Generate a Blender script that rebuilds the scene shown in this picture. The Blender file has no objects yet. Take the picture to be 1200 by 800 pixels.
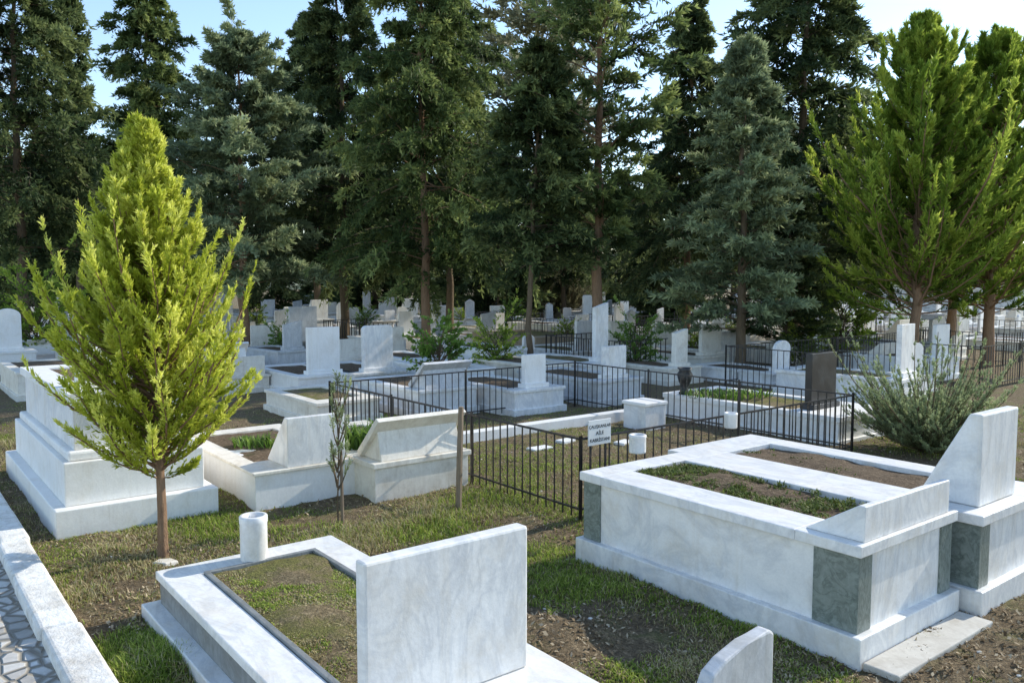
import bpy, bmesh, math, random
import numpy as np
from mathutils import Vector, Matrix
random.seed(4)
C = bpy.context.scene.collection
HC=2.1; PITCH=math.radians(4.32); F=966.7
cp,sp=math.cos(PITCH),math.sin(PITCH)
def at(px,py,z=0.0):
    u=(px-600)/F; v=(400-py)/F
    dx,dy,dz=u,cp+v*sp,-sp+v*cp
    t=(z-HC)/dz
    return Vector((dx*t,dy*t,z))
ROT=math.radians(-52.0)
cr,sr=math.cos(ROT),math.sin(ROT)
def w2(loc,X,Y,Z=0):
    return Vector((loc[0]+cr*X-sr*Y, loc[1]+sr*X+cr*Y, (loc[2] if len(loc)>2 else 0)+Z))
def uvof(p): return (cr*p[0]+sr*p[1], -sr*p[0]+cr*p[1])
K0=at(140,795,.12); KU,KV=uvof(K0)
# ------------------------------------------------------------ noise
_lat={}
def vnoise(x,y,scale,seed=0):
    if seed not in _lat: _lat[seed]=np.random.default_rng(seed+99).random((64,64))
    L=_lat[seed]; x0=np.asarray(x,float); y0=np.asarray(y,float); x=(x0*.8+y0*.6)/scale; y=(y0*.8-x0*.6)/scale
    xi=np.floor(x).astype(int); yi=np.floor(y).astype(int); fx=x-xi; fy=y-yi
    fx=fx*fx*(3-2*fx); fy=fy*fy*(3-2*fy)
    a=L[xi%64,yi%64]; b=L[(xi+1)%64,yi%64]; c=L[xi%64,(yi+1)%64]; d=L[(xi+1)%64,(yi+1)%64]
    return a*(1-fx)*(1-fy)+b*fx*(1-fy)+c*(1-fx)*fy+d*fx*fy
MOUND=[(at(660,745),.42,.08),(at(750,700),.35,.04)]
def gh(x,y):
    z=.06*(vnoise(x,y,1.3,1)-.5)+.035*(vnoise(x,y,.4,2)-.5)+.024*(vnoise(x,y,.13,3)-.5)
    for c,rd,h in MOUND: z=z+h*np.exp(-((x-c.x)**2+(y-c.y)**2)/rd**2)
    V=-sr*x+cr*y
    k=np.clip((KV-.03-V)/.1,0,1)
    return z*(1-k)-.05*k
# ------------------------------------------------------------ tagging
def setp(o,label=None,cat=None,group=None,kind=None):
    if label: o['label']=label
    if cat: o['category']=cat
    if group: o['group']=group
    if kind: o['kind']=kind
    return o
def thing(name,label,cat,loc=(0,0,0),rotz=0,group=None):
    o=bpy.data.objects.new(name,None); C.objects.link(o); o.empty_display_size=.2
    o.location=loc; o.rotation_euler=(0,0,rotz)
    return setp(o,label,cat,group)
def link(name,me,mat,parent=None):
    o=bpy.data.objects.new(name,me); C.objects.link(o)
    if mat and not me.materials: me.materials.append(mat)
    if parent: o.parent=parent
    return o
def copy_tree(o,parent=None):
    c=o.copy(); C.objects.link(c)
    if parent: c.parent=parent
    for ch in list(o.children): copy_tree(ch,c)
    return c
def arr_mesh(name,v,f,tint=None,smooth=False):
    me=bpy.data.meshes.new(name); v=np.ascontiguousarray(v,dtype=np.float32).reshape(-1,3); f=np.ascontiguousarray(f,dtype=np.int32)
    k=f.shape[1]; n=f.shape[0]
    me.vertices.add(len(v)); me.vertices.foreach_set('co',v.ravel())
    me.loops.add(n*k); me.loops.foreach_set('vertex_index',f.ravel())
    me.polygons.add(n); me.polygons.foreach_set('loop_start',np.arange(0,n*k,k,dtype=np.int32))
    try: me.polygons.foreach_set('loop_total',np.full(n,k,dtype=np.int32))
    except Exception: pass
    if smooth: me.polygons.foreach_set('use_smooth',np.ones(n,dtype=bool))
    me.update(calc_edges=True)
    if tint is not None:
        a=me.attributes.new('tint','FLOAT','FACE'); a.data.foreach_set('value',np.asarray(tint,dtype=np.float32))
    return me
class MB:
    def __init__(s): s.bm=bmesh.new()
    def loops(s,A,B,bev=.006,seg=2):
        bm=s.bm; a=[bm.verts.new(p) for p in A]; b=[bm.verts.new(p) for p in B]; n=len(a)
        fs=[bm.faces.new(a[::-1]),bm.faces.new(b)]
        for i in range(n): fs.append(bm.faces.new((a[i],a[(i+1)%n],b[(i+1)%n],b[i])))
        if bev>0:
            es=list({e for f in fs for e in f.edges})
            bmesh.ops.bevel(bm,geom=es,offset=bev,segments=seg,affect='EDGES',profile=.5,clamp_overlap=True)
        return s
    def box(s,x0,x1,y0,y1,z0,z1,bev=.006,seg=2):
        return s.loops([(x0,y0,z0),(x1,y0,z0),(x1,y1,z0),(x0,y1,z0)],[(x0,y0,z1),(x1,y0,z1),(x1,y1,z1),(x0,y1,z1)],bev,seg)
    def prismY(s,prof,y0,y1,bev=.006): return s.loops([(x,y0,z) for x,z in prof],[(x,y1,z) for x,z in prof],bev)
    def prismX(s,prof,x0,x1,bev=.006): return s.loops([(x0,y,z) for y,z in prof],[(x1,y,z) for y,z in prof],bev)
    def tube(s,pts,rad,n=8,cap=True):
        bm=s.bm; rings=[]
        for i,p in enumerate(pts):
            p=Vector(p); d=(Vector(pts[min(i+1,len(pts)-1)])-Vector(pts[max(i-1,0)])).normalized()
            u=d.cross(Vector((0,0,1)));
            if u.length<.1: u=d.cross(Vector((1,0,0)))
            u.normalize(); w=d.cross(u)
            rings.append([bm.verts.new(p+rad[i]*(math.cos(2*math.pi*k/n)*u+math.sin(2*math.pi*k/n)*w)) for k in range(n)])
        for i in range(len(rings)-1):
            for k in range(n): bm.faces.new((rings[i][k],rings[i][(k+1)%n],rings[i+1][(k+1)%n],rings[i+1][k]))
        if cap: bm.faces.new(rings[0][::-1]); bm.faces.new(rings[-1])
        return s
    def lathe(s,prof,x=0,y=0,n=28):
        bm=s.bm; rings=[[bm.verts.new((x+r*math.cos(2*math.pi*k/n),y+r*math.sin(2*math.pi*k/n),z)) for k in range(n)] for r,z in prof]
        for i in range(len(rings)-1):
            for k in range(n): bm.faces.new((rings[i][k],rings[i][(k+1)%n],rings[i+1][(k+1)%n],rings[i+1][k]))
        bm.faces.new(rings[0][::-1]); bm.faces.new(rings[-1]); return s
    def build(s,name,mat,parent=None,smooth=False):
        bmesh.ops.recalc_face_normals(s.bm,faces=s.bm.faces[:])
        me=bpy.data.meshes.new(name); s.bm.to_mesh(me); s.bm.free()
        if smooth: me.polygons.foreach_set('use_smooth',[True]*len(me.polygons))
        return link(name,me,mat,parent)
# ------------------------------------------------------------ materials
class N:
    def __init__(s,name):
        s.m=bpy.data.materials.new(name); s.m.use_nodes=True; s.t=s.m.node_tree; s.t.nodes.clear()
        s.out=s.n('ShaderNodeOutputMaterial')
    def n(s,typ,**kw):
        nd=s.t.nodes.new(typ)
        for k,v in kw.items(): setattr(nd,k,v)
        return nd
    def l(s,a,b): s.t.links.new(a,b)
    def coord(s,kind='Object'): return s.n('ShaderNodeTexCoord').outputs[kind]
    def noise(s,co,scale,detail=5,rough=.55,dist=0):
        nd=s.n('ShaderNodeTexNoise'); nd.inputs['Scale'].default_value=scale; nd.inputs['Detail'].default_value=detail
        nd.inputs['Roughness'].default_value=rough; nd.inputs['Distortion'].default_value=dist
        s.l(co,nd.inputs['Vector']); return nd.outputs['Fac']
    def ramp(s,fac,stops):
        r=s.n('ShaderNodeValToRGB'); e=r.color_ramp.elements
        while len(e)<len(stops): e.new(.5)
        for i,(p,c) in enumerate(stops):
            e[i].position=p; e[i].color=(c,c,c,1) if isinstance(c,(int,float)) else (*c,1)
        s.l(fac,r.inputs['Fac']); return r.outputs['Color']
    def mix(s,fac,a,b,mode='MIX'):
        m=s.n('ShaderNodeMix',data_type='RGBA',blend_type=mode)
        for sock,val in ((m.inputs[0],fac),(m.inputs[6],a),(m.inputs[7],b)):
            if isinstance(val,(int,float)): sock.default_value=val
            elif isinstance(val,tuple): sock.default_value=(*val,1)
            else: s.l(val,sock)
        return m.outputs[2]
    def bsdf(s,col,rough=.6,bump=None,bs=.3,bd=.02,metal=0,spec=.5):
        b=s.n('ShaderNodeBsdfPrincipled'); b.inputs['Metallic'].default_value=metal; b.inputs['Specular IOR Level'].default_value=spec
        if isinstance(col,tuple): b.inputs['Base Color'].default_value=(*col,1)
        else: s.l(col,b.inputs['Base Color'])
        if isinstance(rough,(int,float)): b.inputs['Roughness'].default_value=rough
        else: s.l(rough,b.inputs['Roughness'])
        if bump is not None:
            bp=s.n('ShaderNodeBump'); bp.inputs['Strength'].default_value=bs; bp.inputs['Distance'].default_value=bd
            s.l(bump,bp.inputs['Height']); s.l(bp.outputs['Normal'],b.inputs['Normal'])
        return b.outputs[0]
    def done(s,sh): s.l(sh,s.out.inputs['Surface']); return s.m
def marble(name,base,vein,stain,sc=1.0,amt=.45,rough=.38,stamt=.5):
    m=N(name); co=m.coord(); oi=m.n('ShaderNodeObjectInfo')
    va=m.n('ShaderNodeVectorMath',operation='MULTIPLY_ADD'); m.l(oi.outputs['Random'],va.inputs[0]); va.inputs[1].default_value=(17,23,31); m.l(co,va.inputs[2]); co=va.outputs[0]
    mp=m.n('ShaderNodeMapping'); m.l(co,mp.inputs[0]); mp.inputs['Rotation'].default_value=(.5,.4,.7); mp.inputs['Scale'].default_value=(1,2.6,1)
    v=m.ramp(m.noise(mp.outputs[0],1.7*sc,8,.62,1.4),[(.43,0),(.50,1),(.57,0)])
    v2=m.ramp(m.noise(mp.outputs[0],5*sc,6,.6,.8),[(.35,0),(.75,1)])
    c=m.mix(m.mix(.5,v,v2),base,vein); c=m.mix(amt,base,c)
    st=m.ramp(m.noise(co,3.1,7,.68),[(.48,0),(.78,1)])
    c=m.mix(m.mix(stamt,(0,0,0),st),c,stain)
    ms=m.n('ShaderNodeMapping'); m.l(co,ms.inputs[0]); ms.inputs['Scale'].default_value=(14,14,.8)
    c=m.mix(m.mix(.45*stamt,(0,0,0),m.ramp(m.noise(ms.outputs[0],1,5,.6),[(.55,0),(.72,1)])),c,stain)
    gr=m.noise(co,60,3,.6); c=m.mix(.12,c,m.ramp(gr,[(.3,.35),(.7,1)]),'MULTIPLY')
    return m.done(m.bsdf(c,m.ramp(st,[(0,rough),(1,.75)]),m.noise(co,40,4,.6),.12,.01))
MWHITE=marble('white_marble',(.92,.905,.875),(.50,.52,.55),(.62,.54,.42),1,.65,.38,.65)
MBRIGHT=marble('bright_marble',(.93,.915,.885),(.72,.72,.71),(.66,.59,.48),1,.4,.5,.5)
MCREAM=marble('cream_marble',(.89,.84,.74),(.66,.61,.53),(.50,.42,.31),1.2,.55,.5,.85)
MGREY=marble('grey_marble',(.68,.68,.68),(.36,.38,.40),(.38,.35,.28),1.3,.65,.42,.6)
MCONC=marble('pale_concrete',(.62,.59,.53),(.48,.45,.40),(.34,.30,.24),2,.6,.85,.8)
MDARKG=marble('dusky_grey_marble',(.28,.29,.29),(.12,.13,.13),(.19,.18,.14),2.2,.8,.4,.5)
MGREEN=marble('green_marble',(.27,.31,.28),(.07,.095,.08),(.30,.32,.28),5,.95,.35,.5)
MBROWN=marble('weathered_brown_stone',(.46,.36,.26),(.30,.23,.16),(.2,.16,.11),1.5,.6,.8,.6)
MBLACK=marble('black_stone',(.03,.03,.033),(.015,.015,.016),(.06,.06,.055),2,.5,.3,.4)
def soilmat(name,a,b,g,gth,g2=None,gam=.9):
    m=N(name); co=m.coord(); n1=m.noise(co,9,8,.7); n2=m.noise(co,2.4,7,.7); n3=m.noise(co,75,4,.7); n4=m.noise(co,28,5,.7)
    c=m.mix(n1,a,b); c=m.mix(m.ramp(n4,[(.5,0),(.62,.7)]),c,tuple(min(1,x*1.35) for x in b))
    gg=m.mix(n4,g,tuple(x*.45 for x in g)) if g2 is None else m.mix(m.ramp(n4,[(.35,0),(.65,1)]),g,g2)
    c=m.mix(m.ramp(n2,[(gth,0),(gth+.12,gam)]),c,gg)
    c=m.mix(.85,c,m.ramp(n3,[(.28,.3),(.7,1.6)]),'MULTIPLY')
    bb=m.n('ShaderNodeMath',operation='ADD'); m.l(n1,bb.inputs[0]); m.l(n3,bb.inputs[1])
    return m.done(m.bsdf(c,.95,bb.outputs[0],.9,.03,spec=.15))
SOIL=soilmat('grave_soil',(.085,.058,.038),(.22,.165,.11),(.09,.10,.035),.60)
SOILMOSS=soilmat('mossy_soil',(.12,.09,.045),(.32,.25,.15),(.25,.24,.07),.44,(.11,.11,.04))
GROUND=soilmat('ground_earth',(.08,.057,.035),(.27,.205,.125),(.11,.13,.04),.50,(.26,.22,.11),.8)
def leafmat(name,dark,mid,light,trans=.35,rough=.6):
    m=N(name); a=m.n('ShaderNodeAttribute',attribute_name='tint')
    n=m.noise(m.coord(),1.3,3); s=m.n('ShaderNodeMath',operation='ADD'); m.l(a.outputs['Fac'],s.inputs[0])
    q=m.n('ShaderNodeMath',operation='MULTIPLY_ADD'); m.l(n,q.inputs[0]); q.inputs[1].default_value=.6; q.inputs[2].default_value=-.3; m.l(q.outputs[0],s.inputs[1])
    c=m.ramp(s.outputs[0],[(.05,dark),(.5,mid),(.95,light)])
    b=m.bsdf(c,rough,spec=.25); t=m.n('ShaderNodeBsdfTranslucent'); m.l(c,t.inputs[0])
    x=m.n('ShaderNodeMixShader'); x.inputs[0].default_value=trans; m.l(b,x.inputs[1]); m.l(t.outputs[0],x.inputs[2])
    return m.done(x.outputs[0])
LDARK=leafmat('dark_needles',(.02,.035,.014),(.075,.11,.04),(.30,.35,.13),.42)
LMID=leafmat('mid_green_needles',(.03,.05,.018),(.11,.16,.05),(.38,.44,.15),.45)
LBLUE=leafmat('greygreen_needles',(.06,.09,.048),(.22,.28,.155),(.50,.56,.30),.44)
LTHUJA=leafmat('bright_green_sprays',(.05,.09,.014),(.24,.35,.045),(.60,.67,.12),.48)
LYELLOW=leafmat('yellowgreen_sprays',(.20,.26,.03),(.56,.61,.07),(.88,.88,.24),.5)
LOLIVE=leafmat('olive_leaves',(.12,.13,.07),(.27,.27,.16),(.44,.43,.27),.3)
LBROAD=leafmat('broad_leaves',(.04,.09,.016),(.14,.25,.04),(.30,.42,.09),.38,.4)
LROSE=leafmat('sage_green_needles',(.13,.16,.08),(.31,.37,.19),(.54,.59,.32),.38)
LGRASS=leafmat('grass_blades',(.09,.14,.02),(.27,.37,.05),(.60,.66,.15),.45)
LWEED=leafmat('dark_weeds',(.04,.06,.015),(.12,.16,.03),(.24,.29,.07),.3)
LSTRAW=leafmat('dry_grass_blades',(.24,.19,.08),(.48,.40,.21),(.70,.62,.37),.35,.8)
LDRY=leafmat('dry_leaves',(.10,.065,.035),(.28,.20,.115),(.56,.46,.31),.15,.8)
def bark(name,a,b):
    m=N(name); co=m.coord(); mp=m.n('ShaderNodeMapping'); m.l(co,mp.inputs[0]); mp.inputs['Scale'].default_value=(1,1,.25)
    n=m.noise(mp.outputs[0],26,8,.7); return m.done(m.bsdf(m.mix(n,a,b),.9,n,.9,.04,spec=.1))
BARK=bark('brown_bark',(.06,.043,.028),(.28,.21,.14)); BARKR=bark('reddish_bark',(.13,.075,.045),(.46,.30,.19))
m=N('black_iron'); IRON=m.done(m.bsdf(m.mix(m.ramp(m.noise(m.coord(),14,5,.7),[(.5,0),(.75,1)]),(.02,.02,.022),(.12,.08,.055)),.42,m.noise(m.coord(),60,3),.2,.005))
m=N('whitewash'); co=m.coord(); a=m.noise(co,4,8,.7); cc=m.mix(m.ramp(a,[(.40,0),(.70,1)]),(.88,.87,.84),(.52,.48,.42)); cc=m.mix(m.ramp(m.noise(co,16,6,.75),[(.60,0),(.70,.7)]),cc,(.42,.38,.32)); WHITEWASH=m.done(m.bsdf(cc,.85,m.noise(co,22,6,.7),.7,.02,spec=.2))
m=N('cobbles'); co=m.coord(); mp=m.n('ShaderNodeMapping'); m.l(co,mp.inputs[0]); mp.inputs['Scale'].default_value=(1,1.25,1)
vw=m.n('ShaderNodeTexVoronoi',feature='DISTANCE_TO_EDGE'); vw.inputs['Scale'].default_value=7.5; vw.inputs['Randomness'].default_value=.9; m.l(mp.outputs[0],vw.inputs['Vector'])
vc=m.n('ShaderNodeTexVoronoi'); vc.inputs['Scale'].default_value=7.5; vc.inputs['Randomness'].default_value=.9; m.l(mp.outputs[0],vc.inputs['Vector'])
e=m.ramp(vw.outputs['Distance'],[(.03,0),(.14,1)]); sx=m.n('ShaderNodeSeparateColor'); m.l(vc.outputs['Color'],sx.inputs[0])
c=m.ramp(sx.outputs[0],[(0,(.42,.40,.37)),(1,(.76,.74,.70))]); c=m.mix(.5,c,m.ramp(m.noise(co,18,6,.7),[(.3,.5),(.7,1.1)]),'MULTIPLY')
c=m.mix(e,m.mix(m.noise(co,12,5),(.16,.14,.11),(.34,.31,.26)),c); COBBLE=m.done(m.bsdf(c,.8,e,1,.02))
m=N('white_paint'); SIGNW=m.done(m.bsdf(m.mix(m.noise(m.coord(),8,5),(.8,.8,.78),(.62,.61,.58)),.5))
m=N('black_paint'); SIGNB=m.done(m.bsdf((.02,.02,.02),.6))
m=N('blue_plastic'); BLUE=m.done(m.bsdf(m.mix(m.noise(m.coord(),6,4),(.02,.14,.42),(.05,.22,.5)),.45))
m=N('old_wood'); co=m.coord(); mp=m.n('ShaderNodeMapping'); m.l(co,mp.inputs[0]); mp.inputs['Scale'].default_value=(1,1,.1); n_=m.noise(mp.outputs[0],50,6,.7); WOOD=m.done(m.bsdf(m.mix(n_,(.12,.085,.055),(.38,.29,.2)),.85,n_,.6,.01))
m=N('wooded_hill'); n_=m.noise(m.coord(),.25,8,.7); HILL=m.done(m.bsdf(m.mix(m.ramp(n_,[(.4,0),(.6,1)]),(.06,.085,.04),(.22,.23,.15)),.95,n_,1,1))

# ------------------------------------------------------------ ground (one sheet)
def coords(lo,hi,step,far,n):
    inner=np.arange(lo,hi+1e-6,step); g=np.geomspace(1,far,n)
    return np.concatenate([lo-g[::-1],inner,hi+g])
xs=coords(-8,9,.05,300,26); ys=coords(1,14,.05,400,26)
X,Y=np.meshgrid(xs,ys,indexing='ij')
inn=np.clip(1-np.maximum(np.maximum(-8-X,X-9),np.maximum(1-Y,Y-14))/3,0,1)
Z=gh(X,Y)*inn
nx,ny=len(xs),len(ys); idx=np.arange(nx*ny).reshape(nx,ny)
f=np.stack([idx[:-1,:-1],idx[1:,:-1],idx[1:,1:],idx[:-1,1:]],-1).reshape(-1,4)
g=link('ground',arr_mesh('ground',np.stack([X,Y,Z],-1),f,smooth=True),GROUND); setp(g,kind='structure')
a=np.linspace(-1.2,1.2,160); rows=[]
for k,(rd,hf) in enumerate(((170,0),(200,.7),(230,1.0),(300,.2))):
    hz=hf*(6+5*vnoise(a*60,a*0+k,9,30)+3*vnoise(a*60,a*0,2.3,31)); rows.append(np.stack([rd*np.sin(a),rd*np.cos(a),hz-.2],-1))
Vh=np.stack(rows); ih=np.arange(4*160).reshape(4,160); fh=np.stack([ih[:-1,:-1],ih[:-1,1:],ih[1:,1:],ih[1:,:-1]],-1).reshape(-1,4)
setp(link('hills',arr_mesh('hills',Vh,fh,smooth=True),HILL),kind='structure')
def uvw(U,V,z=0): return Vector((cr*U-sr*V, sr*U+cr*V, z))
mb=MB(); U=KU+2.0; rr=random.Random(3)
while U>KU-30:
    ln=.98; o_=rr.uniform(-.012,.012)
    mb.box(U-ln,U-.006,-.21+o_,o_,-.1,.12+rr.uniform(-.01,.008),.028,3); U-=ln
kb=mb.build('kerb',WHITEWASH); kb.location=uvw(0,KV); kb.rotation_euler=(0,0,ROT); setp(kb,kind='structure')
mb=MB(); mb.box(KU-34,KU+4,-4,-.2,-.1,.035,0); pth=mb.build('path',COBBLE); pth.location=uvw(0,KV); pth.rotation_euler=(0,0,ROT); setp(pth,kind='structure')

# ------------------------------------------------------------ blades
def blades(name,P,h,w,lean,mat,seed=0,tint0=0,parent=None,kind='stuff',cap=None):
    r=np.random.default_rng(seed); n=len(P); P=np.asarray(P,float)
    hh=(h*r.uniform(.45,1.25,n))[:,None] if np.isscalar(h) else (np.asarray(h)*r.uniform(.5,1.2,n))[:,None]
    az=r.uniform(0,2*np.pi,n); d=np.stack([np.cos(az),np.sin(az),0*az],-1); s=np.stack([-np.sin(az),np.cos(az),0*az],-1)
    ln=(lean*r.uniform(.2,1.6,n))[:,None]; ww=(w*r.uniform(.7,1.3,n))[:,None]; up=np.array([0,0,1.])
    m1=P+hh*.55*up+d*hh*ln*.35; tp=P+hh*(1-.25*ln)*up+d*hh*ln
    V=np.stack([P-s*ww,P+s*ww,m1+s*ww*.9,m1-s*ww*.9,tp+s*ww*.12,tp-s*ww*.12],1)
    b=np.arange(n)[:,None]*6
    Fc=np.concatenate([b+np.array([0,1,2,3]),b+np.array([3,2,4,5])],0)
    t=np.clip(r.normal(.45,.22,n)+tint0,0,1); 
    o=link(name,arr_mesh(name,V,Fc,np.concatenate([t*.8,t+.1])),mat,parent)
    if kind and not parent: setp(o,kind=kind)
    return o
r=np.random.default_rng(11)
Y_=3.3*np.exp(r.uniform(0,1,450000)*math.log(14/3.3)); X_=r.uniform(-1,1,450000)*(Y_*.66+.2)
dens=.65*vnoise(X_,Y_,.6,5)+.5*vnoise(X_,Y_,.17,6)+.4*vnoise(X_,Y_,1.8,7)-.17
hb=np.full(len(X_),.015)+.026*vnoise(X_,Y_,.3,14)
for (px,py,rad,a,hx) in ((430,628,.38,.6,.09),(510,612,.35,.6,.09),(360,645,.35,.35,.045),(235,620,.45,.3,.04),(110,690,.5,.2,.03),(170,780,.5,.35,.03),(640,660,.6,.25,.02),(720,700,.5,.25,.02),(640,755,.4,-.45,0),(720,760,.4,-.3,0),(1150,760,.7,-.5,0),(560,590,.5,.35,.03),(640,575,1.2,.1,.02),(30,520,.8,.3,.06),(300,620,.35,.25,.03),(180,790,.3,.45,.08),(150,650,.3,-.25,0),(660,690,.4,.3,.01)):
    c=at(px,py); g_=np.exp(-((X_-c.x)**2+(Y_-c.y)**2)/rad**2); dens+=a*g_; hb+=hx*g_*.8
Vv=(-sr*X_+cr*Y_)
keep=(dens>.66+.2*r.uniform(-1,1,len(X_)))&(Vv>KV+.02)
straw=r.random(len(X_))<(.12+.7*np.clip((vnoise(X_,Y_,.7,17)-.45)*4,0,1))
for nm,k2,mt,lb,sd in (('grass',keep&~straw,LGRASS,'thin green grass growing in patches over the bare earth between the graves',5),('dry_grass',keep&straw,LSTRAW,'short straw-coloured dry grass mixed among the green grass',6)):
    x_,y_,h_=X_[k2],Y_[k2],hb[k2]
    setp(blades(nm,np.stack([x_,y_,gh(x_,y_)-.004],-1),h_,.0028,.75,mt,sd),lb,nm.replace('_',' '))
def litter(name,n,size,mat,seed,label,cat,yb=(3.3,12),kind='stuff',tilt=.5):
    r=np.random.default_rng(seed); y=yb[0]*np.exp(r.uniform(0,1,n)*math.log(yb[1]/yb[0])); x=r.uniform(-1,1,n)*(y*.66+.2)
    k=((-sr*x+cr*y)>KV+.04)&(vnoise(x,y,.6,seed)+.4*vnoise(x,y,.2,seed+1)>.5+.2*r.uniform(-1,1,n)); x,y=x[k],y[k]; n=len(x)
    az=r.uniform(0,6.28,n); s=(size*r.uniform(.3,1.7,n))[:,None]
    d=np.stack([np.cos(az),np.sin(az),r.normal(0,tilt,n)],-1); e=np.stack([-np.sin(az),np.cos(az),r.normal(0,tilt,n)],-1)
    P=np.stack([x,y,gh(x,y)+.01],-1); el=r.uniform(.1,.6,n)[:,None]
    V=np.stack([P-d*s,P-e*s*el,P+d*s,P+e*s*el],1); f=np.arange(n*4).reshape(-1,4)
    o=link(name,arr_mesh(name,V,f,r.uniform(0,1,n)),mat); setp(o,label,cat,kind=kind)
litter('leaf_litter',70000,.012,LDRY,21,'dry brown leaf and twig litter scattered over the ground between graves','leaf litter')
def pebbles():
    r=random.Random(8); bm=bmesh.new()
    for i in range(170):
        y=3.5*math.exp(r.random()*math.log(10/3.5)); x=r.uniform(-1,1)*(y*.64)
        if -sr*x+cr*y<KV+.05: continue
        s=r.uniform(.004,.012)*(1.8 if r.random()<.07 else 1)
        M=Matrix.Translation((x,y,float(gh(x,y))+s*.3))@Matrix.Rotation(r.random()*6,4,'Z')@Matrix.Diagonal((s*1.3,s,s*.7,1))
        vs=bmesh.ops.create_icosphere(bm,subdivisions=1,radius=1,matrix=M)['verts']
        for v in vs: v.co+=Vector((r.uniform(-.2,.2),r.uniform(-.2,.2),r.uniform(-.2,.2)))*s
    me=bpy.data.meshes.new('pebbles'); bm.to_mesh(me); bm.free(); o=link('pebbles',me,MCREAM)
    setp(o,'small pale marble chips and pebbles lying loose on the earth','pebbles',kind='stuff')
pebbles()
# ------------------------------------------------------------ graves
def soil(parent,x0,x1,y0,y1,z,mat=SOIL,amp=.05,step=.035,name='soil'):
    xs=np.linspace(x0,x1,max(4,int((x1-x0)/step))); ys=np.linspace(y0,y1,max(4,int((y1-y0)/step)))
    X,Y=np.meshgrid(xs,ys,indexing='ij'); sx=(x0*7)%5
    Z=z+amp*(vnoise(X+sx,Y,.35,4)-.5)+amp*.6*(vnoise(X,Y+sx,.11,9)-.5)+.02*np.sin(np.pi*(X-x0)/(x1-x0))*np.sin(np.pi*(Y-y0)/(y1-y0))
    nx,ny=len(xs),len(ys); i=np.arange(nx*ny).reshape(nx,ny); f=np.stack([i[:-1,:-1],i[1:,:-1],i[1:,1:],i[:-1,1:]],-1).reshape(-1,4)
    return link(name,arr_mesh(name,np.stack([X,Y,Z],-1),f,smooth=True),mat,parent)
def plate_prof(kind,y0,y1,z0,z1):
    w=y1-y0
    if kind=='round': 
        c=(y0+y1)/2; pts=[(y0,z0),(y1,z0)]; rz=min(w*.35,(z1-z0)*.4)
        for k in range(0,13):
            a=math.pi*k/12; pts.append((c+w/2*math.cos(a), z1-rz+rz*math.sin(a)))
        return pts
    if kind=='slant': return [(y0,z0),(y1,z0),(y1,z1),(y0,z1-.08)]
    if kind=='peak': return [(y0,z0),(y1,z0),(y1,z1-.1),((y0+y1)/2,z1),(y0,z1-.1)]
    if kind=='soft':
        pts=[(y0,z0),(y1,z0)]; rc=.09
        for k in range(5): a=math.pi/2*k/4; pts.append((y1-rc+rc*math.cos(a),z1-rc+rc*math.sin(a)))
        for k in range(5): a=math.pi/2+math.pi/2*k/4; pts.append((y0+rc+rc*math.cos(a),z1-rc+rc*math.sin(a)))
        return pts
    return [(y0,z0),(y1,z0),(y1,z1),(y0,z1)]
def tomb(label,loc,L=2.1,W=1.1,H=.4,mat=MWHITE,plinth=(.12,.05),slab=.06,b=(.2,.3,.16,.16),soilm=SOIL,head=None,pillars=False,
         group=None,name='grave',smat=None,detail=True,wallmat=None,rot=ROT,soil_drop=.03):
    t=thing(name,label,'grave',loc,rot,group)
    ph,po=plinth; bf,bh,bl,br=b
    if ph: MB().box(-po,L+po,-po,W+po,-.08,ph,.008).build('plinth',smat or mat,t)
    wm=wallmat or mat
    if pillars:
        mb=MB(); mb.box(.01,L-.01,.01,W-.01,ph-.02,H-slab-.002,.003); mb.build('side_wall',wm,t)
        for (x0,x1) in ((0,.17),(L-.27,L)):
            for (y0,y1) in ((-.002,.14),(W-.14,W+.002)):
                MB().box(x0-.002,x1+.002,y0,y1,ph+.001,H-slab-.001,.004).build('corner_pillar',MGREEN,t)
    else:
        MB().box(0,L,0,W,ph-.02,H-slab-.002,.004).build('side_wall',wm,t)
    ov=.025; zt=H-slab
    mb=MB()
    mb.box(-ov,bf,-ov,W+ov,zt,H); mb.box(L-bh,L+ov,-ov,W+ov,zt,H)
    mb.box(bf+.002,L-bh-.002,-ov,bl,zt,H); mb.box(bf+.002,L-bh-.002,W-br,W+ov,zt,H)
    mb.build('border',mat,t)
    soil(t,bf-.01,L-bh+.01,bl-.01,W-br+.01,H-soil_drop,soilm,.035,.035 if detail else .12)
    if head:
        k=head['k']; hm=head.get('mat',mat); hh=head.get('h',.6); hw=head.get('w',W*.7); y0=(W-hw)/2+head.get('dy',0); y1=y0+hw; th=head.get('t',.08); x=head.get('x',L-bh/2-th/2)
        if k=='wedge':
            run=head.get('run',.42); tp=head.get('tp',.06)
            MB().prismY([(L-run,H+.001),(L,H+.001),(L,H+hh),(L-tp,H+hh)],y0,y1).build('headboard',hm,t)
        elif k=='book':
            run=head.get('run',.4)
            MB().prismY([(L-run,H+.001),(L-.02,H+.001),(L-.1,H+hh*.7)],y0+.05,y1-.05).build('headboard_base',hm,t)
            MB().prismY([(L-run-.02,H+.05),(L-run+.03,H+.0),(L+.02,H+hh-.03),(L-.03,H+hh)],y0,y1).build('headboard',hm,t)
        else:
            MB().box(x-.05,x+th+.05,y0-.03,y1+.03,H+.001,H+.07,.006).build('headstone_foot',hm,t)
            MB().prismX(plate_prof(k,y0,y1,H+.068,H+hh),x,x+th).build('headstone',hm,t)
    return t
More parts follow.
